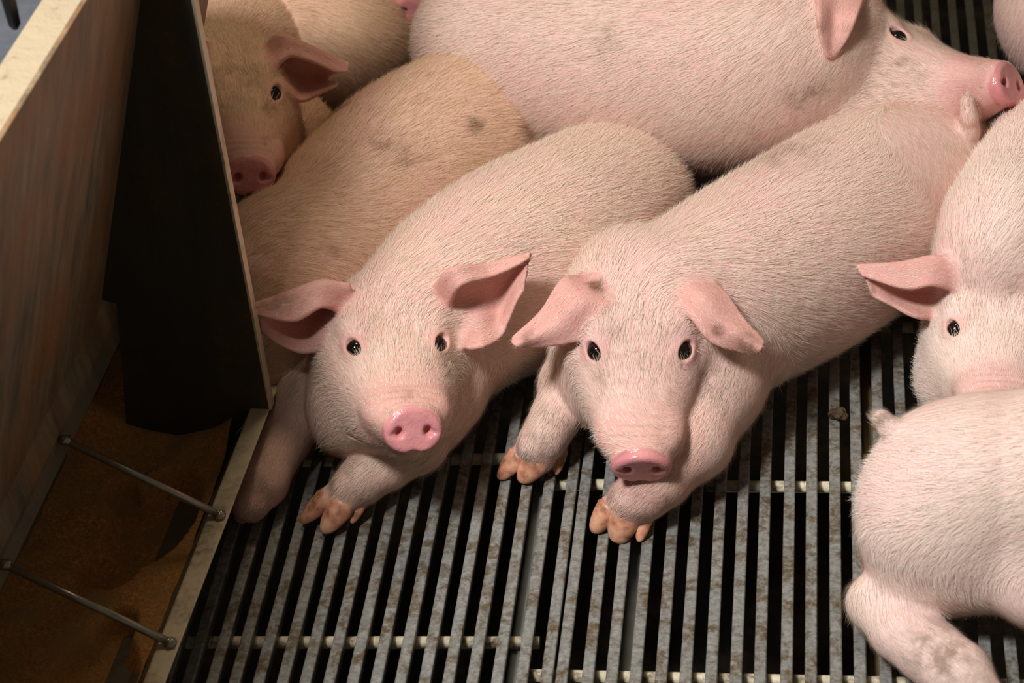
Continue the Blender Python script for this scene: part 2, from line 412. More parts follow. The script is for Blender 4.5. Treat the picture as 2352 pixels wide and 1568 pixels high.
# ------------------------------------------------------------------ the pig
HEAD_ST = [(-.045, .050, .052, -.046), (-.01, .062, .066, -.056), (.02, .067, .075, -.062), (.05, .069, .077, -.064), (.078, .067, .070, -.062),
           (.10, .060, .058, -.057), (.125, .048, .042, -.047), (.15, .037, .030, -.037), (.172, .0285, .0235, -.026), (.19, .0240, .0195, -.018)]
def P3(q, ref=None):                                   # (px,py,z) or ('w',x,y,z)
    return np.array(q[1:4], float) if q[0] == 'w' else at(*q[:3])
def pig(label, S, head_dir, hs, spine, legs, claws, ears, tail, skin, hair, extra=(), dens=270000, res=(.0042, .0017), clip=None, eyes=(1, 1), roll=0.0, mouth=0.0, tilt=.17, wear=(), notch=None):
    S = P3(S); c = unit(CAM - S); R_ = ROT[:, 0]; U_ = unit(ROT[:, 1] - c * (ROT[:, 1] @ c)); R_ = np.cross(U_, c)
    if head_dir[0] == 'w': f = unit(head_dir[1:4]); up0 = np.array([0, 0, 1.0])
    else:
        p, yw = map(math.radians, head_dir); f = c * math.cos(p) * math.cos(yw) + R_ * math.sin(yw) - U_ * math.sin(p) * math.cos(yw)
        f = unit(f); up0 = U_ * math.cos(p) + c * math.sin(p)
    u = unit(up0 - f * (up0 @ f)); r = np.cross(f, u)
    rl = math.radians(roll); u2 = u * math.cos(rl) + r * math.sin(rl); u = u2; r = np.cross(f, u)
    M = np.stack([r, f, u]); O = S - f * .19 * hs
    hl = lambda x, y, z: O + (r * x + f * y + u * z) * hs
    sd = SDF()
    # trunk: spine stations rump to neck, then the back of the skull
    st = [(*P3(q), q[-2], q[-1]) for q in spine]; st.append((*hl(0, .0, .012), .056 * hs, .060 * hs)); st.append((*hl(0, .03, .014), .056 * hs, .060 * hs))
    st = catmull(np.array(st), 64); E = []
    for i in range(len(st)):
        T = unit(st[min(i + 1, len(st) - 1), :3] - st[max(i - 1, 0), :3]); side = np.cross(T, (0, 0, 1)); side = unit(side) if np.linalg.norm(side) > .2 else r
        E.append(Ell(st[i, :3], (st[i, 3], (st[i, 3] + st[i, 4]) / 2 * 1.0, st[i, 4]), np.stack([side, T, np.cross(side, T)])))
    sd.u(Env(E), .01)
    for q in extra:                                    # hips, shoulders, folds
        sd.u(Ell(P3(q[:-3]), q[-3:]), .022)
    nb = []; sd.g = 2; tails = []
    for L_ in legs:
        pts = [(P3(q), q[-1]) for q in L_]
        for i in range(len(pts) - 1): sd.u(Cone(pts[i][0], pts[i + 1][0], pts[i][1], pts[i + 1][1]), .022 if i == 0 else .010)
        nb.append(pts)
    for cl in claws:                                   # toes of flesh that carry the claws
        a, b = P3(cl[0]), P3(cl[1]); rr = cl[2]; foot = P3(cl[3]) if len(cl) > 3 else a
        a = a - unit(b - a) * rr * .35
        sd.u(Cone(foot, a, rr * 1.2, rr * .96), .005)
    # head
    sd.g = 1
    sd.u(Sweep(O, M, hs, HEAD_ST), .02)
    for sx in (-1, 1):
        sd.u(Ell(hl(.038 * sx, .052, -.032), (.036 * hs, .050 * hs, .040 * hs), M), .02)              # cheek
        sd.u(Ell(hl(.030 * sx, .080, .056), (.016 * hs, .017 * hs, .011 * hs), M), .014)               # brow
        sd.u(Ell(hl(.024 * sx, .158, .004), (.013 * hs, .02 * hs, .014 * hs), M), .012)
        e = hl(.0345 * sx, .0990, .0425); n = unit(r * sx * .50 + f * .62 + u * .55)
        a1 = unit(f - n * (f @ n)); b1 = np.cross(n, a1); ME = np.stack([a1, b1, n])
        sd.u(Ell(e + n * .0005 * hs, (.0155 * hs, .0125 * hs, .0105 * hs), ME), .007)
        sd.sub(Ell(e + n * .0105 * hs, (.0096 * hs, .0064 * hs, .0082 * hs), ME), .0022)
        sd.sub(Cone(hl(.012 * sx, .184, -.0285), hl(.034 * sx, .135, -.034), .0012, .0012), .003)
        sd.sub(Cone(hl(.034 * sx, .135, -.034), hl(.05 * sx, .100, -.026), .0012, .0008), .003)
    sd.u(Ell(hl(0, .134, -.030 - mouth), (.019 * hs, .034 * hs, .012 * hs), M), .008)
    Md = np.stack([r, unit(f + u * tilt), unit(u - f * tilt)])
    dsc = Disc(hl(0, .1895, -.001), Md, .0247 * hs, .0202 * hs, .0066 * hs, .0042 * hs); sd.u(dsc, .0035)
    for sx in (-1, 1):
        sd.sub(Ell(hl(.0122 * sx, .1975, -.0008), (.0036 * hs, .0105 * hs, .0046 * hs), M), .0035); sd.sub(Ell(hl(.0160 * sx, .1990, -.0020), (.0050 * hs, .0050 * hs, .0022 * hs), M), .003)
    sd.sub(Ell(hl(0, .1985, -.0245), (.0024 * hs, .007 * hs, .0042 * hs), M), .003)
    ref = hl(0, .02, .05); sheets = []
    for rails in ears:
        # each ear is rooted in the skin and lifted clear of the neck behind it
        D0 = -(ROT.T @ (ref - CAM))[2]; ds = np.zeros((len(rails), len(rails[0])))
        for a_, rl_ in enumerate(rails):
            for b_, q in enumerate(rl_):
                ry = ray(q[0], q[1]) / FPX; tt = np.arange(D0 - .2, D0 + .2, .002); v = sd((CAM + ry * tt[:, None]).astype(F4)); w_ = np.nonzero(v < 0)[0]
                ds[a_, b_] = D0 - tt[w_[0]] if len(w_) else -.2
        dd = np.array([[q[2] / 100 for q in rl_] for rl_ in rails])
        for b_ in range(dd.shape[1]):
            if b_ == 0: dd[:, 0] = np.where(ds[:, 0] > -.15, ds[:, 0], ds[:, 0].max()) - .004 + .25 * (dd[:, 0] - dd[:, 0].mean()); r0 = dd[:, 0].mean()
            else: dd[:, b_] += r0; dd[:, b_] += max(0, (ds[:, b_] + .005 - dd[:, b_]).max())
        if not sheets: dd0 = dd[:, -1].mean()
        sh = Sheet([[at_d(q[0], q[1], ref, dd[a_, b_]) for b_, q in enumerate(rl_)] for a_, rl_ in enumerate(rails)]); sheets.append(sh)
    for sh in sheets: sd.u(sh, .009)
    if notch:                                          # a tear in the rim of the ear
        d_ = dd0; sd.sub(Ell(at_d(notch[0], notch[1], ref, d_), (.017, .0042, .014), np.stack([ROT[:, 0], ROT[:, 1], ROT[:, 2]])), .003)
    if tail:
        sd.g = 2
        tp = [(P3(q), q[-1]) for q in tail]; tails = [tp]
        for i in range(len(tp) - 1): sd.u(Cone(tp[i][0], tp[i + 1][0], tp[i][1], tp[i + 1][1]), .01 if i == 0 else .004)
    # bounds
    lo = np.min([p.C - p.R for _, p, _, _ in sd.ops[1:]] + [e.c - e.R for e in E], 0) - .01
    hi = np.max([p.C + p.R for _, p, _, _ in sd.ops[1:]] + [e.c + e.R for e in E], 0) + .01
    lo[2] = max(lo[2], -.006)
    if clip: lo = np.maximum(lo, clip[0]); hi = np.minimum(hi, clip[1])
    hp = np.array([hl(0, -.0, 0), hl(.05, .2, -.03), hl(-.05, .2, -.03), hl(.05, .03, .08), hl(-.05, .03, .08)])
    for sh in sheets: hp = np.vstack([hp, sh.G.min(0) - .004, sh.G.max(0) + .004])
    fine = (hp.min(0), hp.max(0))
    V, Q, N = nets(sd, lo.astype(F4), hi.astype(F4), fine, res[0] / QUAL, res[1] / QUAL)
    base = np.array([st[0, :3], st[len(st) // 2, :3]]).mean(0); base[2] = 0
    root = empty('pig', base, label=label, cat='pig', group='pigs crowded on the slatted floor')
    o = mesh_np('body', V, Q, skin, root)
    # attributes: zones, flow of the bristles, their density and length
    q = ((V - O.astype(F4)) @ M.T.astype(F4)) / hs
    inh = (np.abs(q[:, 0]) < .05) & (np.abs(q[:, 2]) < .05)
    nose = np.clip(1.6 - dsc(V) / .0012, 0, 1)
    muzz = np.clip((q[:, 1] - .13) / .03, 0, 1) * ((np.abs(q[:, 0]) < .055) & (np.abs(q[:, 2]) < .055))
    ear = np.zeros(len(V)); flow = np.zeros((len(V), 3)); dirt = np.zeros(len(V))
    bl = np.array([st[i, :3] for i in range(len(st))]); bT = -np.gradient(bl, axis=0)
    pts = [bl]; dr = [bT / np.linalg.norm(bT, axis=1, keepdims=True) + np.array([0, 0, -.35])]; kind = [np.zeros(len(bl))]
    for pl in nb + tails:
        A = np.array([p for p, _ in pl]); A = catmull(A, 8 * len(A)); D = np.gradient(A, axis=0); pts.append(A)
        dr.append(D / np.linalg.norm(D, axis=1, keepdims=True)); kk = np.zeros(len(A)); kk[len(A) // 2:] = 1; kind.append(kk)
    hy = np.linspace(-.02, .18, 12); A = np.array([hl(0, y, .01) for y in hy]); pts.append(A); dr.append(np.tile(-f + u * .25, (12, 1))); kind.append(np.full(12, 2))
    pts, dr, kind = np.concatenate(pts).astype(F4), np.concatenate(dr), np.concatenate(kind)
    rad2 = 0
    flow = np.empty((len(V), 3)); wk = np.empty((len(V), 3)); K1 = np.stack([kind == 0, kind == 1, kind == 2], 1).astype(float)
    for a in range(0, len(V), 20000):
        D = (V[a:a + 20000] ** 2).sum(1)[:, None] + (pts ** 2).sum(1)[None] - 2 * V[a:a + 20000] @ pts.T
        W = np.exp(-np.minimum((D - D.min(1, keepdims=True)) / .0022, 50)); W /= W.sum(1, keepdims=True)
        flow[a:a + 20000] = W @ dr; wk[a:a + 20000] = W @ K1
    furl = wk @ np.array([.0145, .008, .0]); furd = np.ones(len(V))
    furl += wk[:, 2] * (.0135 - .008 * np.clip((q[:, 1] - .10) / .07, 0, 1)); furd += wk[:, 2] * (.3 - .8 * muzz)
    for sh in sheets:
        rr = np.nonzero(((V - sh.C) ** 2).sum(1) < (sh.R + .01) ** 2)[0]
        if not len(rr): continue
        d, ix = sh(V[rr], True); w_ = np.clip(1 - d / .006, 0, 1)
        cf = np.clip(((V[rr] - sh.G[ix]) @ (CAM - ref) > 0) * 1.0, 0, 1)
        ear[rr] = np.maximum(ear[rr], w_ * .85); flow[rr] = flow[rr] * (1 - w_[:, None]) + sh.T[ix] * w_[:, None]
        furl[rr] = furl[rr] * (1 - w_) + .006 * w_; furd[rr] *= 1 - .62 * w_
    for sx in (-1, 1):
        for a_, b_ in (((.012, .184, -.0285), (.034, .135, -.034)), ((.034, .135, -.034), (.05, .10, -.026))):
            c_ = Cone((a_[0] * sx, *a_[1:]), (b_[0] * sx, *b_[1:]), .001, .001); furd = furd * np.clip(c_(q.astype(F4)) / .004 - .5, 0, 1)
    furd = furd * (1 - nose); ear = np.maximum(ear, .6 * muzz)
    for pl in nb:                                      # soiled feet
        d = np.sqrt(((V - pl[-1][0]) ** 2).sum(1)); dirt = np.maximum(dirt, np.clip(1.1 - d / .06, 0, 1) * .55)
    for (x, y, z, rr, am) in wear:                     # soiled patches where the skin is seen there
        ry = ray(x, y) / FPX; tt = np.arange(1.5, 3.0, .0015); w_ = np.nonzero(sd((CAM + ry * tt[:, None]).astype(F4)) < 0)[0]
        if len(w_): d = np.sqrt(((V - (CAM + ry * tt[w_[0]])) ** 2).sum(1)); dirt = np.maximum(dirt, np.clip(1.5 - 1.3 * d / rr, 0, 1) * am)
    for sx in (-1, 1):
        e = hl(.0345 * sx, .0990, .0425); d = np.sqrt(((V - e) ** 2).sum(1)) / hs
        furd = furd * np.clip((d - .012) / .006, 0.0, 1); ear = np.maximum(ear, np.clip(1.6 - d / .011, 0, .75))
        tear = hl(.0330 * sx, .112, .030); d = np.sqrt(((V - tear) ** 2).sum(1)) / hs; dirt = np.maximum(dirt, np.clip(1.4 - d / .007, 0, 1) * .8)
    furd = furd * np.clip((V[:, 2] - .004) / .01, 0, 1)
    flow = flow - N * (flow * N).sum(1)[:, None]; flow /= np.maximum(np.linalg.norm(flow, axis=1, keepdims=True), .15)
    me = o.data
    def fa(nm, ty, arr, key):
        a = me.attributes.new(nm, ty, 'POINT'); a.data.foreach_set(key, np.ascontiguousarray(arr, dtype=F4).ravel())
    fa('zone', 'FLOAT_COLOR', np.stack([nose, ear, dirt, np.ones(len(V))], 1), 'color')
    fa('flow', 'FLOAT_VECTOR', flow, 'vector'); fa('furl', 'FLOAT', furl * (hs ** .5), 'value'); fa('furd', 'FLOAT', furd, 'value')
    if dens: o.modifiers.new('bristles', 'NODES').node_group = fur_nodes('bristles', dens, hair, random.randint(0, 999))
    # eyes
    for sx, on in zip((-1, 1), eyes):
        if not on: continue
        e = hl(.0345 * sx, .0990, .0425); n = unit(r * sx * .50 + f * .62 + u * .55); rr = .0098 * hs
        ce = e + n * .0008 * hs; look = unit(n * .8 + unit(CAM - ce) * .5)
        a1 = unit(np.cross(look, (0, 0, 1))); b1 = np.cross(look, a1); V2, F2 = [], []
        nu_, nv_ = 28, 20
        for i in range(nv_ + 1):
            th = math.pi * i / nv_
            for j in range(nu_):
                ph = 2 * math.pi * j / nu_
                V2.append(ce + rr * (look * math.cos(th) + (a1 * math.cos(ph) + b1 * math.sin(ph)) * math.sin(th)))
        for i in range(nv_):
            for j in range(nu_): F2.append((i * nu_ + j, i * nu_ + (j + 1) % nu_, (i + 1) * nu_ + (j + 1) % nu_, (i + 1) * nu_ + j))
        eo = mesh_np('eye', V2, F2, EYE, root); eo.data.materials.append(SCLERA)
        for p_ in eo.data.polygons:
            if p_.index >= nu_ * 7: p_.material_index = 1
        eo['label'] = 'dark glossy eye'
    for cl in claws:                                   # claws of horn
        a, b = P3(cl[0]), P3(cl[1]); rr = cl[2]; ax_ = b - a; L = np.linalg.norm(ax_); ax_ /= L
        s_ = unit(np.cross(ax_, (0, 0, 1))); up = np.cross(s_, ax_); V2, F2 = [], []; nn = 20
        prof = [(-.35, .80), (-.12, 1.02), (-.02, 1.10), (.06, 1.04), (.3, 1.02), (.5, .94), (.68, .82), (.84, .64), (.93, .46), (.98, .28), (1.0, .08)]
        for (tt, rd) in prof:
            cc = a + ax_ * L * tt - up * rr * .25 * tt
            for j in range(nn):
                ph = 2 * math.pi * j / nn; x, y = math.cos(ph), math.sin(ph); y = y * (.95 if y > 0 else .62) * (1 - .25 * max(tt, 0)); x *= (1 - .18 * max(tt, 0))
                V2.append(cc + (s_ * x + up * y) * rr * rd)
        for i in range(len(prof) - 1):
            for j in range(nn): F2.append((i * nn + j, i * nn + (j + 1) % nn, (i + 1) * nn + (j + 1) % nn, (i + 1) * nn + j))
        V2 = np.array(V2); V2[:, 2] = np.maximum(V2[:, 2], .0008)
        h = mesh_np('hoof', V2, np.array(F2)[:, ::-1], HOOF, root); h['label'] = 'horny tan claw of the trotter'
    return root, hl

def mirror(rails, cx): return [[(2 * cx - x, y, d) for x, y, d in r] for r in rails]
EAR6 = [[(2195, 650, 1.8), (2140, 640, 2.4), (2080, 648, 2.2), (1990, 622, 1.5)], [(2190, 600, .8), (2140, 592, 1.4), (2070, 605, 1.4), (1985, 610, 1.3)],
        [(2175, 650, -1.6), (2120, 655, -1.6), (2060, 655, -1), (1995, 630, .8)], [(2160, 685, -1.2), (2110, 690, -1.2), (2055, 680, -.6), (2005, 650, .6)],
        [(2150, 712, .2), (2105, 718, .3), (2055, 695, .2), (2015, 670, .5)]]
EAR5 = [[(625, 150, 1.8), (665, 118, 2.2), (720, 132, 2), (785, 160, 1.5)], [(612, 110, 1), (645, 84, 1.4), (710, 108, 1.4), (788, 142, 1.2)],
        [(650, 160, -1.2), (685, 165, -1.5), (730, 170, -1), (775, 172, .5)], [(650, 195, .3), (690, 222, .3), (735, 205, .3), (765, 190, .6)]]
# 1: lying in the middle, head up, ears spread
pig('pale pig lying by the steel trough with raised head, spread ears and round snout', (948, 985, .130), (20, 9), 1.05,
    [(1425, 440, .09, .060, .060), (1400, 465, .095, .082, .082), (1300, 540, .1, .093, .097), (1200, 603, .1, .098, .102), (1095, 665, .1, .092, .098), (1005, 725, .1, .080, .088), (945, 760, .105, .068, .074)],
    [[(800, 830, .07, .045), (715, 900, .05, .037), (655, 1000, .03, .025), (600, 1110, .022, .0235), (575, 1160, .016, .018)],
     [(1010, 900, .06, .045), (950, 1010, .045, .032), (888, 1062, .034, .0245), (826, 1106, .028, .0215), (806, 1120, .025, .018)]],
    [((745, 1150, .013), (688, 1198, .002), .0108, (800, 1112, .024)), ((784, 1165, .014), (737, 1223, .002), .0130, (812, 1122, .024)), ((826, 1160, .012), (806, 1200, .004), .0064, (828, 1122, .024)),
     ((566, 1160, .010), (548, 1200, .002), .0115, (590, 1120, .018)), ((592, 1158, .010), (578, 1200, .002), .0100, (595, 1120, .018))],
    [[[(1018, 690, 1.8), (1050, 640, 2.0), (1125, 621, 1.9), (1199, 591, 1.5)], [(1000, 668, 1.4), (1040, 622, 1.6), (1120, 610, 1.4), (1203, 587, 1.3)],
      [(1040, 700, -1.5), (1090, 680, -1.8), (1150, 660, -1), (1200, 600, 1.0)], [(1055, 750, -.8), (1100, 745, -1.2), (1150, 720, -.8), (1197, 630, .8)],
      [(1060, 775, .6), (1100, 785, .3), (1150, 748, 0), (1192, 660, .8)]],
     [[(790, 700, 2.0), (735, 690, 2.6), (675, 722, 2.6), (600, 712, 1.8)], [(785, 655, 1.2), (735, 648, 1.6), (670, 670, 1.6), (592, 697, 1.5)],
      [(770, 700, -1.5), (720, 705, -1.8), (665, 720, -1.2), (600, 720, .8)], [(750, 750, -1), (705, 760, -1.2), (655, 755, -.8), (608, 735, .6)],
      [(745, 780, .5), (700, 797, .2), (650, 780, 0), (615, 755, .5)]]],
    None, SKIN_A, HAIR_A, extra=[(1455, 480, .08, .058, .058, .07), (1035, 800, .07, .05, .05, .06)], wear=[(1035, 840, .12, .022, .6), (925, 905, .16, .014, .6), (640, 700, .2, .02, .5)])
# 2: lying beside it, head low, ears hanging
pig('pale pig lying with lowered snout and drooping ears, both forefeet stretched out on the slats', (1473, 1066, .082), (48, 1), 1.07,
    [(2150, 395, .10, .062, .062), (2110, 410, .10, .086, .088), (1985, 490, .1, .098, .10), (1845, 580, .1, .10, .102), (1710, 655, .1, .096, .10), (1600, 712, .105, .086, .092), (1535, 715, .12, .074, .078)],
    [[(1355, 810, .09, .040), (1312, 880, .06, .029), (1278, 955, .045, .0225), (1250, 1005, .034, .0205), (1235, 1022, .030, .019)],
     [(1635, 880, .07, .052), (1592, 1010, .055, .036), (1518, 1095, .042, .0275), (1474, 1135, .032, .0235), (1452, 1152, .028, .020)]],
    [((1188, 1052, .013), (1142, 1098, .002), .0110, (1225, 1020, .026)), ((1232, 1062, .015), (1188, 1104, .002), .0145, (1236, 1022, .026)), ((1287, 1040, .012), (1277, 1088, .003), .0066, (1268, 990, .026)),
     ((1398, 1172, .016), (1356, 1220, .003), .0125, (1435, 1142, .028)), ((1434, 1190, .016), (1412, 1247, .002), .0150, (1448, 1150, .028)), ((1480, 1200, .012), (1466, 1243, .003), .0068, (1486, 1160, .028))],
    [[[(1345, 642, -.6), (1298, 650, .5), (1248, 722, 1.5), (1184, 780, 2.0)], [(1372, 650, 1.0), (1330, 688, 2.3), (1280, 745, 2.7), (1195, 787, 2.4)],
      [(1395, 690, 1.0), (1372, 708, 2.2), (1325, 768, 2.4), (1215, 792, 2.0)]],
     [[(1612, 648, -.6), (1655, 672, .8), (1698, 732, 1.6), (1746, 784, 2.0)], [(1575, 655, .8), (1615, 685, 2.2), (1665, 745, 2.5), (1740, 798, 2.6)],
      [(1556, 684, 1.2), (1598, 726, 2.2), (1642, 778, 2.2), (1728, 808, 1.6)]]],
    [(2215, 330, .150, .014), (2228, 300, .175, .0095), (2226, 270, .192, .0085), (2222, 235, .205, .0080)], SKIN_C, HAIR_A,
    extra=[(1955, 330, .115, .07, .06, .055), (2140, 500, .07, .085, .07, .075), (1640, 800, .075, .055, .05, .07)], tilt=-.22, wear=[(1620, 870, .1, .025, .5), (1800, 350, .17, .05, .4), (1370, 655, .2, .012, .9), (1222, 780, .17, .012, .8), (1648, 755, .2, .008, 1), (1715, 785, .2, .012, .7), (1385, 870, .1, .012, .5)])
# 3: behind them, head to the side
pig('pink pig in profile behind the others, mouthing the tail of the pig in front', (2312, 192, .205), (-10, 62), 1.12,
    [(1105, 105, .16, .072, .075), (1140, 110, .165, .086, .09), (1280, 120, .175, .102, .104), (1420, 135, .18, .108, .11), (1570, 150, .18, .108, .112), (1710, 150, .19, .102, .108), (1830, 120, .205, .092, .098), (1870, 100, .21, .07, .076)],
    [[(1900, 240, .12, .05), (2080, 330, .06, .035), (2220, 325, .035, .025), (2300, 345, .022, .022)], [(1740, 250, .13, .06), (1730, 330, .08, .035), (1725, 395, .04, .024), (1725, 430, .012, .02)], [(1200, 200, .13, .06), (1190, 300, .06, .03), (1190, 350, .015, .02)]],
    [((2308, 342, .016), (2345, 352, .003), .012, (2285, 338, .024)), ((2300, 352, .016), (2335, 372, .003), .012, (2285, 340, .024))],
    [[[(1893, -25, 1.6), (1887, 30, 2.0), (1892, 80, 2.0), (1905, 120, 1.8)], [(1930, -25, .0), (1918, 30, .8), (1912, 80, 1.4), (1908, 119, 1.7)],
      [(1975, -20, 1.2), (1958, 30, 1.4), (1938, 78, 1.6), (1914, 116, 1.7)]]],
    None, SKIN_C, HAIR_A, extra=[(1800, 240, .14, .07, .05, .09)], mouth=.010, wear=[(2090, 165, .2, .02, .5), (1840, 225, .15, .02, .5), (2270, 335, .02, .06, 1.2), (1880, 200, .2, .015, .6), (2230, 90, .2, .01, .5), (1400, 90, .2, .02, .3)])
# 4: behind the middle pig, head hidden by the feeder divider
pig('tan pig lying behind the divider plate, only back and rump in view, head hidden', ('w', -.33, .06, .10), ('w', -.62, -.75, -.2), .9,
    [(1235, 235, .09, .056, .056), (1210, 246, .095, .074, .076), (1085, 312, .105, .092, .096), (955, 392, .108, .098, .102), (845, 490, .105, .094, .098), (740, 598, .10, .086, .090), (655, 690, .1, .084, .088)],
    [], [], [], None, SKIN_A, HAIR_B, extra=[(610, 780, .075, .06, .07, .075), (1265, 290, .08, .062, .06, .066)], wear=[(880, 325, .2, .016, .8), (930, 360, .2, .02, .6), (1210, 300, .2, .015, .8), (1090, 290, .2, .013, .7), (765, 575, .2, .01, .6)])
# 5: top left, head resting on pig 4
pig('tan pig with dark red ear, snout resting on another pig beside the divider', (573, 400, .198), (25, 8), 1.02,
    [(805, 105, .10, .062, .062), (785, 100, .11, .084, .086), (700, 75, .12, .098, .10), (610, 75, .125, .092, .094), (560, 105, .14, .075, .078)],
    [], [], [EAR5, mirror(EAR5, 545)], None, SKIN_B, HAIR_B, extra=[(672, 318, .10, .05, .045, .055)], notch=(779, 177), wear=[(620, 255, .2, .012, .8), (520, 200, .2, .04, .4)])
# 6: right edge, head bowed
pig('pale pig with bowed head and one ear out, snout behind the rump of another', (2294, 945, .078), (24, 2), 1.0,
    [(2640, 230, .1, .07, .075), (2560, 290, .1, .09, .095), (2450, 420, .105, .092, .1), (2370, 510, .115, .082, .088), (2315, 570, .125, .068, .072)],
    [], [], [EAR6, mirror(EAR6, 2283)], None, SKIN_D, HAIR_D)
# 7: bottom right, lying on its side, rump and hind leg in view
pig('pale pig seen from behind, rump with stubby tail and bent hind leg on the slats', ('w', .90, -.10, .06), ('w', .95, .1, -.3), .95,
    [(2140, 1130, .10, .055, .055), (2190, 1125, .105, .074, .074), (2260, 1118, .11, .079, .079), (2350, 1120, .11, .082, .082), (2450, 1130, .11, .088, .092), (2600, 1130, .105, .09, .095), (2760, 1120, .1, .085, .09)],
    [[(2210, 1270, .065, .050), (2100, 1340, .042, .037), (2010, 1385, .032, .0225), (2070, 1450, .028, .0245), (2140, 1500, .024, .0265), (2200, 1550, .02, .027), (2260, 1620, .014, .022)]],
    [((2270, 1620, .014), (2310, 1670, .002), .012), ((2245, 1640, .014), (2280, 1690, .002), .012)], [],
    [(2120, 1000, .150, .016), (2080, 1000, .155, .0115), (2048, 985, .158, .0098), (2026, 963, .162, .0085)], SKIN_D, HAIR_D,
    extra=[(2140, 1215, .085, .062, .058, .062), (2230, 1240, .08, .06, .05, .055), (2400, 1300, .07, .05, .06, .05)], wear=[(2160, 1500, .03, .04, .7), (2035, 965, .1, .014, .9)])
# 8: strip at the top right edge, 9: only a reddish ear at the top edge
pig('pale pink flank of a pig at the top right corner', ('w', .70, 1.02, .10), ('w', .8, .5, -.2), 1.0,
    [(2480, 40, .1, .08, .085), (2500, 0, .12, .1, .105), (2560, -90, .12, .1, .105), (2640, -170, .12, .08, .085)], [], [], [], None, SKIN_C, HAIR_A, dens=60000, res=(.006, .004))
pig('reddish dark pig at the top edge between the tan pig and the profile pig', (955, 22, .15), (38, -12), 1.0,
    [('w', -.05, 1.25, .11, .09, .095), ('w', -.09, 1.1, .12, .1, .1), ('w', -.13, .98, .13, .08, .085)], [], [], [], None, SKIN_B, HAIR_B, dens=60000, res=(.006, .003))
# ------------------------------------------------------------------ slatted floor over the pit
def bar_material(name, c1, c2, rough, metal):
    t = NT(name); n = t.noise(35, 5, .7, dist=.6); n2 = t.noise(170, 4, .7)
    c = t.mix(t.ramp(n2, [(.35, 0), (.7, 1)]), c1, c2)
    c = t.mix(t.mul(t.ramp(n, [(.46, 0), (.58, 1)]), t.ramp(n2, [(.35, .3), (.6, 1)])), c, srgb(92, 76, 50))
    sx = t.n('ShaderNodeSeparateXYZ'); t.l(t.n('ShaderNodeNewGeometry').outputs['Position'], sx.inputs[0])
    ym = t.mul(sx.outputs[1], t.mul(t.noise(8, 3), .25), 'ADD'); c = t.mix(t.mul(t.ramp(ym, [(.44, 0), (.66, 1)]), .9), c, srgb(52, 46, 26))   # light falling off towards the back, painted in as dark olive
    t.bump(t.mul(n2, t.noise(60, 4, .7), 'ADD'), .5, .0012)
    return t.set(Base_Color=c, Roughness=rough, Metallic=metal, Specular_IOR_Level=.5)
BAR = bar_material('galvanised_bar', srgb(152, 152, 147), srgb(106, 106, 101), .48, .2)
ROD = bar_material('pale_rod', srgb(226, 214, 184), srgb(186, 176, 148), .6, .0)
PITCH = .021
TRI = [(-.0050, 0), (.0050, 0), (.0053, -.0022), (.0030, -.016), (-.0030, -.016), (-.0053, -.0022)]
def rotp(p, tilt, x0): dx = p[0] - x0; return np.array([x0 + dx * math.cos(tilt), p[1], p[2] - dx * math.sin(tilt)])
def panel(label, x0, n, sgn, tilt, rods, over, y0=-1.2, y1=1.7):
    root = empty('floor_grate', (x0 + sgn * n * PITCH / 2, .3, 0), label=label, cat='floor grate')
    X = np.array([math.cos(tilt), 0, -math.sin(tilt)]); Z = np.array([math.sin(tilt), 0, math.cos(tilt)])
    for i in range(n):
        c = rotp((x0 + sgn * i * PITCH, 0, 0), tilt, x0) + [random.uniform(-.0006, .0006), 0, random.uniform(-.0006, .0002)]
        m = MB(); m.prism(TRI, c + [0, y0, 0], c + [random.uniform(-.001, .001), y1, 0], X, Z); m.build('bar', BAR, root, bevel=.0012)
    for y in rods:
        a = rotp((x0 - sgn * over * PITCH, y, -.0175), tilt, x0); b = rotp((x0 + sgn * (n - 1 + .6) * PITCH, y, -.0175), tilt, x0)
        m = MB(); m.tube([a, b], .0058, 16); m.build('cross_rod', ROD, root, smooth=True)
    return root
XR = at(1290, 1568, 0)[0]
ya = at(1650, 1100, -.012)[1] - .004; yb = at(1600, 1545, -.012)[1] - .002
panel('slatted metal floor grate under the pigs with pale cross rods', XR, 34, 1, 0, [yb - .246, yb, ya, ya + .246, ya + .492, ya + .74, ya + .98], 1.6)
XL = at(1252, 1568, 0)[0]
yl = at(1200, 1464, -.012)[1]; yl2 = at(1100, 1040, -.012)[1]
panel('slightly tilted slatted metal floor grate beside the steel trough', XL, 40, -1, -.026, [yl - .246, yl, yl2, yl2 + .246, yl2 + .5, yl2 + .75], -0.6)
BEAM = simple('grey_beam', srgb(132, 138, 136), .6)
BEAM2 = simple('soiled_beam', srgb(110, 92, 58), .7)
def beam(x, w, zt, h, mat, label, y0=-1.2, y1=1.7):
    m = MB(); m.prism([(-w / 2, 0), (w / 2, 0), (w / 2, -h), (-w / 2, -h)], (x, y0, zt), (x, y1, zt), (1, 0, 0), (0, 0, 1))
    tag(m.build('support_beam', mat, None, bevel=.002), label, 'beam', 'beams under the floor grates')
beam(at(1236, 1160, -.03)[0], .010, -.0245, .05, BEAM, 'narrow grey support beam under the gap between the two floor grates')
beam(at(1458, 1310, -.03)[0], .010, -.0245, .05, BEAM, 'narrow grey support beam below the outstretched foot')
beam(at(1992, 900, -.03)[0], .012, -.0245, .06, BEAM2, 'soiled brown support beam below the stubby tail')
t = NT('pit_floor'); n = t.noise(9, 5, .7)
PIT = t.set(Base_Color=t.ramp(n, [(.45, srgb(22, 18, 12)), (.7, srgb(84, 66, 42))]), Roughness=.8); t.bump(t.noise(60, 5), .6, .006)
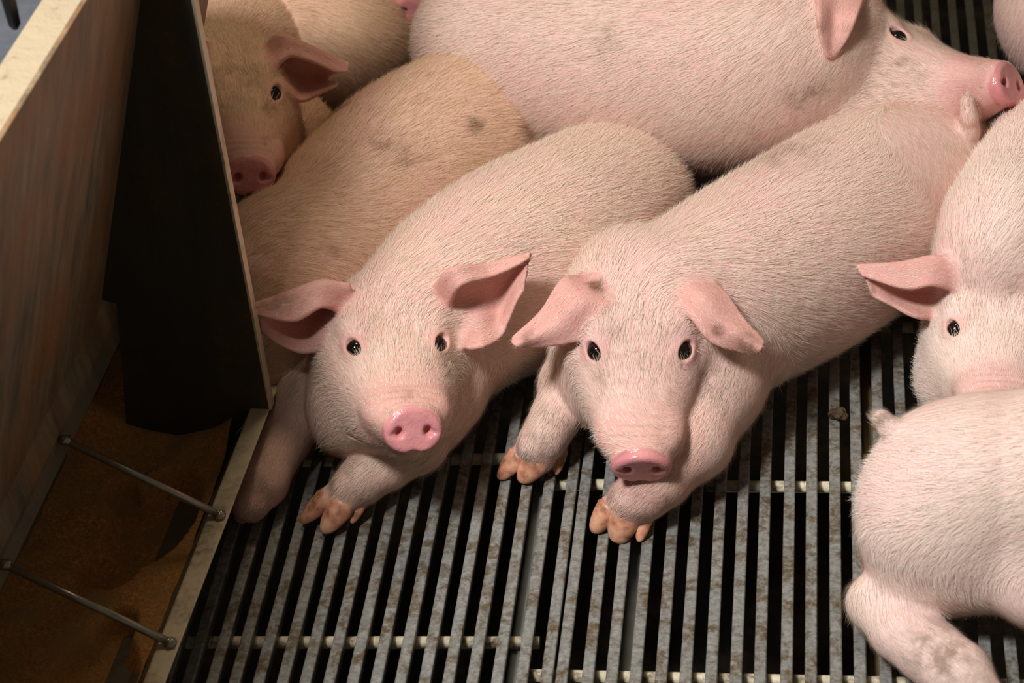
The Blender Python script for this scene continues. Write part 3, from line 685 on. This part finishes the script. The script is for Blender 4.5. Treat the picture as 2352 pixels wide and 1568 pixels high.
m = MB(); m.prism([(-1.6, 0), (1.8, 0), (1.8, -.05), (-1.6, -.05)], (0, -1.5, -.42), (0, 2.2, -.42), (1, 0, 0), (0, 0, 1)); tag(m.build('floor', PIT), kind='structure')
t = NT('barn_wall'); n = t.noise(6, 4)
WALL = t.set(Base_Color=t.ramp(n, [(.4, srgb(58, 54, 48)), (.7, srgb(88, 84, 78))]), Roughness=.8)
m = MB(); m.prism([(-1.6, -.42), (1.8, -.42), (1.8, .9), (-1.6, .9)], (0, 1.9, 0), (0, 1.96, 0), (1, 0, 0), (0, 0, 1)); tag(m.build('wall_back', WALL), kind='structure')
# clump of dung lying across a bar
def lump(c, r, seed, name, mat, label, cat, flat=.6):
    rg = np.random.default_rng(seed); nu, nv = 40, 26; V, F = [], []
    K = rg.normal(size=(14, 3)); ph = rg.uniform(0, 6.28, 14)
    for i in range(nv + 1):
        th = math.pi * i / nv
        for j in range(nu):
            a = 2 * math.pi * j / nu; d = np.array([math.sin(th) * math.cos(a), math.sin(th) * math.sin(a), math.cos(th)])
            s = 1 + .17 * sum(math.sin(3.2 * (K[k] @ d) + ph[k]) for k in range(14)) / 2.2
            V.append(np.asarray(c) + d * r * s * np.array([1, .8, flat]))
    for i in range(nv):
        for j in range(nu): F.append((i * nu + j, (i + 1) * nu + j, (i + 1) * nu + (j + 1) % nu, i * nu + (j + 1) % nu))
    return tag(mesh_np(name, V, F, mat), label, cat)
t = NT('dung'); DUNG = t.set(Base_Color=t.ramp(t.noise(140, 5, .7), [(.4, srgb(58, 42, 24)), (.62, srgb(98, 76, 44)), (.75, srgb(150, 124, 76))]), Roughness=.75); t.bump(t.noise(200, 4, .7), 1, .002)
lump(at(1924, 948, .004), .0095, 5, 'dung_clump', DUNG, 'small brown clump of dung on the slats near the stubby tail', 'dung')
# ------------------------------------------------------------------ steel feeder at the left
FO = np.array([-.227, .014, 0.0]); FD = np.array([.054, .99854, 0]); FD /= np.linalg.norm(FD); FU = np.array([FD[1], -FD[0], 0]); FZ = np.array([0, 0, 1.0])
def fp(u, z, s): return FO + FU * u + FZ * z + FD * s
S0, S1 = -1.35, .30
def steel(name, dark, lite, rust, rough, metal, rustamt=(.5, .68)):
    t = NT(name); n = t.noise(7, 5, .7, stretch=(1, 1, 1)); st = t.noise(30, 5, .7, stretch=(1.2, 1.8, .14)); n2 = t.noise(150, 4, .7)
    c = t.mix(t.ramp(st, [(.35, 0), (.65, 1)]), dark, lite)
    c = t.mix(t.mul(t.ramp(n, [(rustamt[0], 0), (rustamt[1], 1)]), t.ramp(n2, [(.35, .2), (.6, 1)])), c, rust)
    t.bump(t.mul(st, t.mul(n2, .5), 'ADD'), .35, .0015)
    return t.set(Base_Color=c, Roughness=rough, Metallic=metal)
HOP = steel('stained_hopper_sheet', srgb(98, 94, 80), srgb(160, 142, 112), srgb(160, 108, 62), .5, .25, (.42, .62))
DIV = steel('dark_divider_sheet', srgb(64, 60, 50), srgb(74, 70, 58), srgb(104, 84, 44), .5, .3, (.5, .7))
LIP = steel('worn_steel', srgb(206, 190, 160), srgb(222, 208, 180), srgb(122, 102, 76), .4, .25, (.55, .66))
RODM = steel('round_steel', srgb(180, 172, 156), srgb(150, 144, 130), srgb(120, 92, 66), .3, .8, (.58, .7))
feeder = empty('feed_trough', fp(-.08, 0, 0), label='long steel feed trough with sloping hopper panel and divider plate along the pen side', cat='feeder')
def strip(pts, th, name, mat, s0=S0, s1=S1, bevel=.0006):     # folded sheet: open profile (u,z) given thickness
    P = np.array(pts, float); n = len(P); N = []
    for i in range(n):
        d = P[min(i + 1, n - 1)] - P[max(i - 1, 0)]; d /= np.linalg.norm(d); N.append((-d[1], d[0]))
    N = np.array(N); prof = list(map(tuple, P)) + list(map(tuple, (P + N * th)[::-1]))
    m = MB(); m.v = []; k = len(prof)
    m.v = [tuple(fp(p[0], p[1], s0)) for p in prof] + [tuple(fp(p[0], p[1], s1)) for p in prof]
    m.f = [(i, (i + 1) % k, k + (i + 1) % k, k + i) for i in range(k)]
    for i in range(n - 1):
        m.f += [(i, i + 1, k - 2 - i, k - 1 - i), (k + i, k + i + 1, 2 * k - 2 - i, 2 * k - 1 - i)]
    return m.build(name, mat, feeder, bevel=bevel)
strip([(-.018, .070), (-.017, .0705), (.0, .0705)], .0022, 'trough_lip', LIP)
TR = steel('trough_sheet', srgb(104, 100, 84), srgb(122, 116, 96), srgb(120, 92, 54), .5, .2, (.5, .68))
strip([(-.018, .070), (-.030, .048), (-.060, .012), (-.085, .005), (-.150, .005), (-.186, .02), (-.196, .06), (-.198, .12)], .002, 'trough_pan', TR)
h = strip([(-.143, .150), (-.141, .160), (-.144, .187), (-.013, .611)], .004, 'hopper_panel', HOP)
strip([(-.150, .128), (-.139, .137), (-.143, .151)], .003, 'gate_flange', TR)
t = NT('cream_rim'); n = t.noise(60, 4, .7); n2 = t.noise(25, 3)
RIM = t.set(Base_Color=t.mix(t.ramp(n, [(.60, 0), (.75, 1)]), srgb(176, 160, 132), srgb(120, 102, 80)), Roughness=.6); t.bump(t.mul(n, n2, 'ADD'), .8, .003)
m = MB(); m.v = []; pr = [(-.048, .606), (-.0165, .604), (-.0125, .611), (-.046, .615)]
m.prism(pr, FO + FD * S0, FO + FD * S1, FU, FZ); m.build('top_rim', RIM, feeder, bevel=.003)
# divider plate across the trough: right edge upright, foot notched
dm = MB(); poly = [(0, .072), (0, .60), (-.0165, .60), (-.139, .200), (-.128, .185), (-.135, .09), (-.150, .03), (-.186, .022), (-.150, .007), (-.085, .007), (-.060, .014), (-.030, .05), (-.018, .072)]
poly = [(0, .072), (0, .598), (-.0185, .598), (-.1425, .197), (-.128, .192), (-.139, .10), (-.152, .007), (-.085, .007), (-.060, .014), (-.030, .05), (-.018, .072)]
k = len(poly)
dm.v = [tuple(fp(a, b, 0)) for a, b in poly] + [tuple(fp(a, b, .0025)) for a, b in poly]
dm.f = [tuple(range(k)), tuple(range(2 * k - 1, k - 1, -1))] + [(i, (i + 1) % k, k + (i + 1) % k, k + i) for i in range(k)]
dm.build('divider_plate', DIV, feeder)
fm = MB(); fm.prism([(-.0008, 0), (.0022, 0), (.0022, .011), (-.0008, .011)], fp(0, .072, 0), fp(0, .598, 0), FU, FD); fm.build('edge_flange', LIP, feeder, bevel=.0004)
for s in (-.152, -.311, -.470, -.63, -.79):
    m = MB(); a = fp(-.007, .0755, s); b = fp(-.136, .154, s + .002); m.tube([a, b], .0036, 18); r = m.build('cross_rod', RODM, feeder, smooth=True)
    for q in (a, b):
        V, F = [], []
        for i in range(11):
            th = math.pi * i / 10
            for j in range(16):
                ph = 2 * math.pi * j / 16; V.append(q + .0054 * np.array([math.sin(th) * math.cos(ph), math.sin(th) * math.sin(ph), .8 * math.cos(th)]) * (1 + .15 * math.sin(5 * ph + i)))
        for i in range(10):
            for j in range(16): F.append((i * 16 + j, (i + 1) * 16 + j, (i + 1) * 16 + (j + 1) % 16, i * 16 + (j + 1) % 16))
        mesh_np('weld', V, F, RODM, r)
# loose meal lying in the pan, one heap: an uneven bed that lets the steel show in two places
t = NT('meal'); n = t.noise(260, 4, .75); n2 = t.noise(24, 4, .7)
MEAL = t.set(Base_Color=t.mix(t.ramp(n2, [(.4, 0), (.65, 1)]), t.ramp(n, [(.35, srgb(176, 112, 52)), (.6, srgb(226, 162, 88)), (.75, srgb(246, 206, 140))]), srgb(188, 142, 84)), Roughness=.85); t.bump(n, 1, .003)
nu, nv = 60, 480; U_ = np.linspace(-.194, -.038, nu); SS = np.linspace(S0 + .01, S1 - .01, nv); V = []
rg = np.random.default_rng(3); KK = rg.normal(size=(24, 2)) * 60; PH = rg.uniform(0, 6.28, 24)
def bare(u, s):
    v = 0
    for cu, cs, ru, rs in ((-.090, -.110, .046, .070), (-.112, -.180, .030, .030), (-.128, -.08, .018, .02), (-.084, -.335, .046, .075), (-.080, -.262, .02, .03)):
        v = max(v, 1 - math.hypot((u - cu) / ru, (s - cs) / rs))
    return max(v, 0)
for s in SS:
    for u_ in U_:
        bump_ = sum(math.sin(K[0] * u_ + K[1] * s + p) for K, p in zip(KK, PH)) * .00045
        z = .0305 + bump_ + .012 * ((u_ + .11) / .08) ** 2 - .034 * min(1, bare(u_, s) * 3.2 + (bump_ * 60 if bare(u_, s) > 0 else 0)) + math.exp(-((s + .004) / .026) ** 2) * (.008 + .02 * abs((u_ + .10) / .08) ** 2)
        V.append(fp(u_, max(z, .0055), s))
F = [(i * nu + j, i * nu + j + 1, (i + 1) * nu + j + 1, (i + 1) * nu + j) for i in range(nv - 1) for j in range(nu - 1)]
ml = mesh_np('feed_meal', V, np.array(F), MEAL); tag(ml, 'brown ground meal lying in the steel trough', 'feed', kind='stuff')
so = ml.modifiers.new('solid', 'SOLIDIFY'); so.thickness = .001; so.offset = -1
# behind the hopper
gp = simple('bluish_sheet', srgb(120, 126, 136), .4, .3)
m = MB(); m.prism([(-.50, .45), (-.071, .45), (-.068, .462), (-.50, .462)], FO + FD * S0, FO + FD * S1, FU, FZ); tag(m.build('cover_sheet', gp, None, bevel=.002), 'blurred bluish grey sheet behind the cream rim of the feeder', 'cover')
bm_ = simple('black_rubber', srgb(16, 14, 13), .5)
m = MB(); a = at(36, 66, .60); m.tube([a + [0, 0, .14], a + [0, 0, .02], a + [0, 0, .004], a], [.0052, .0052, .0046, .0022], 16)
tag(m.build('rubber_handle', bm_, None, smooth=True), 'thin black handle hanging at the top left corner beyond the rim', 'handle')
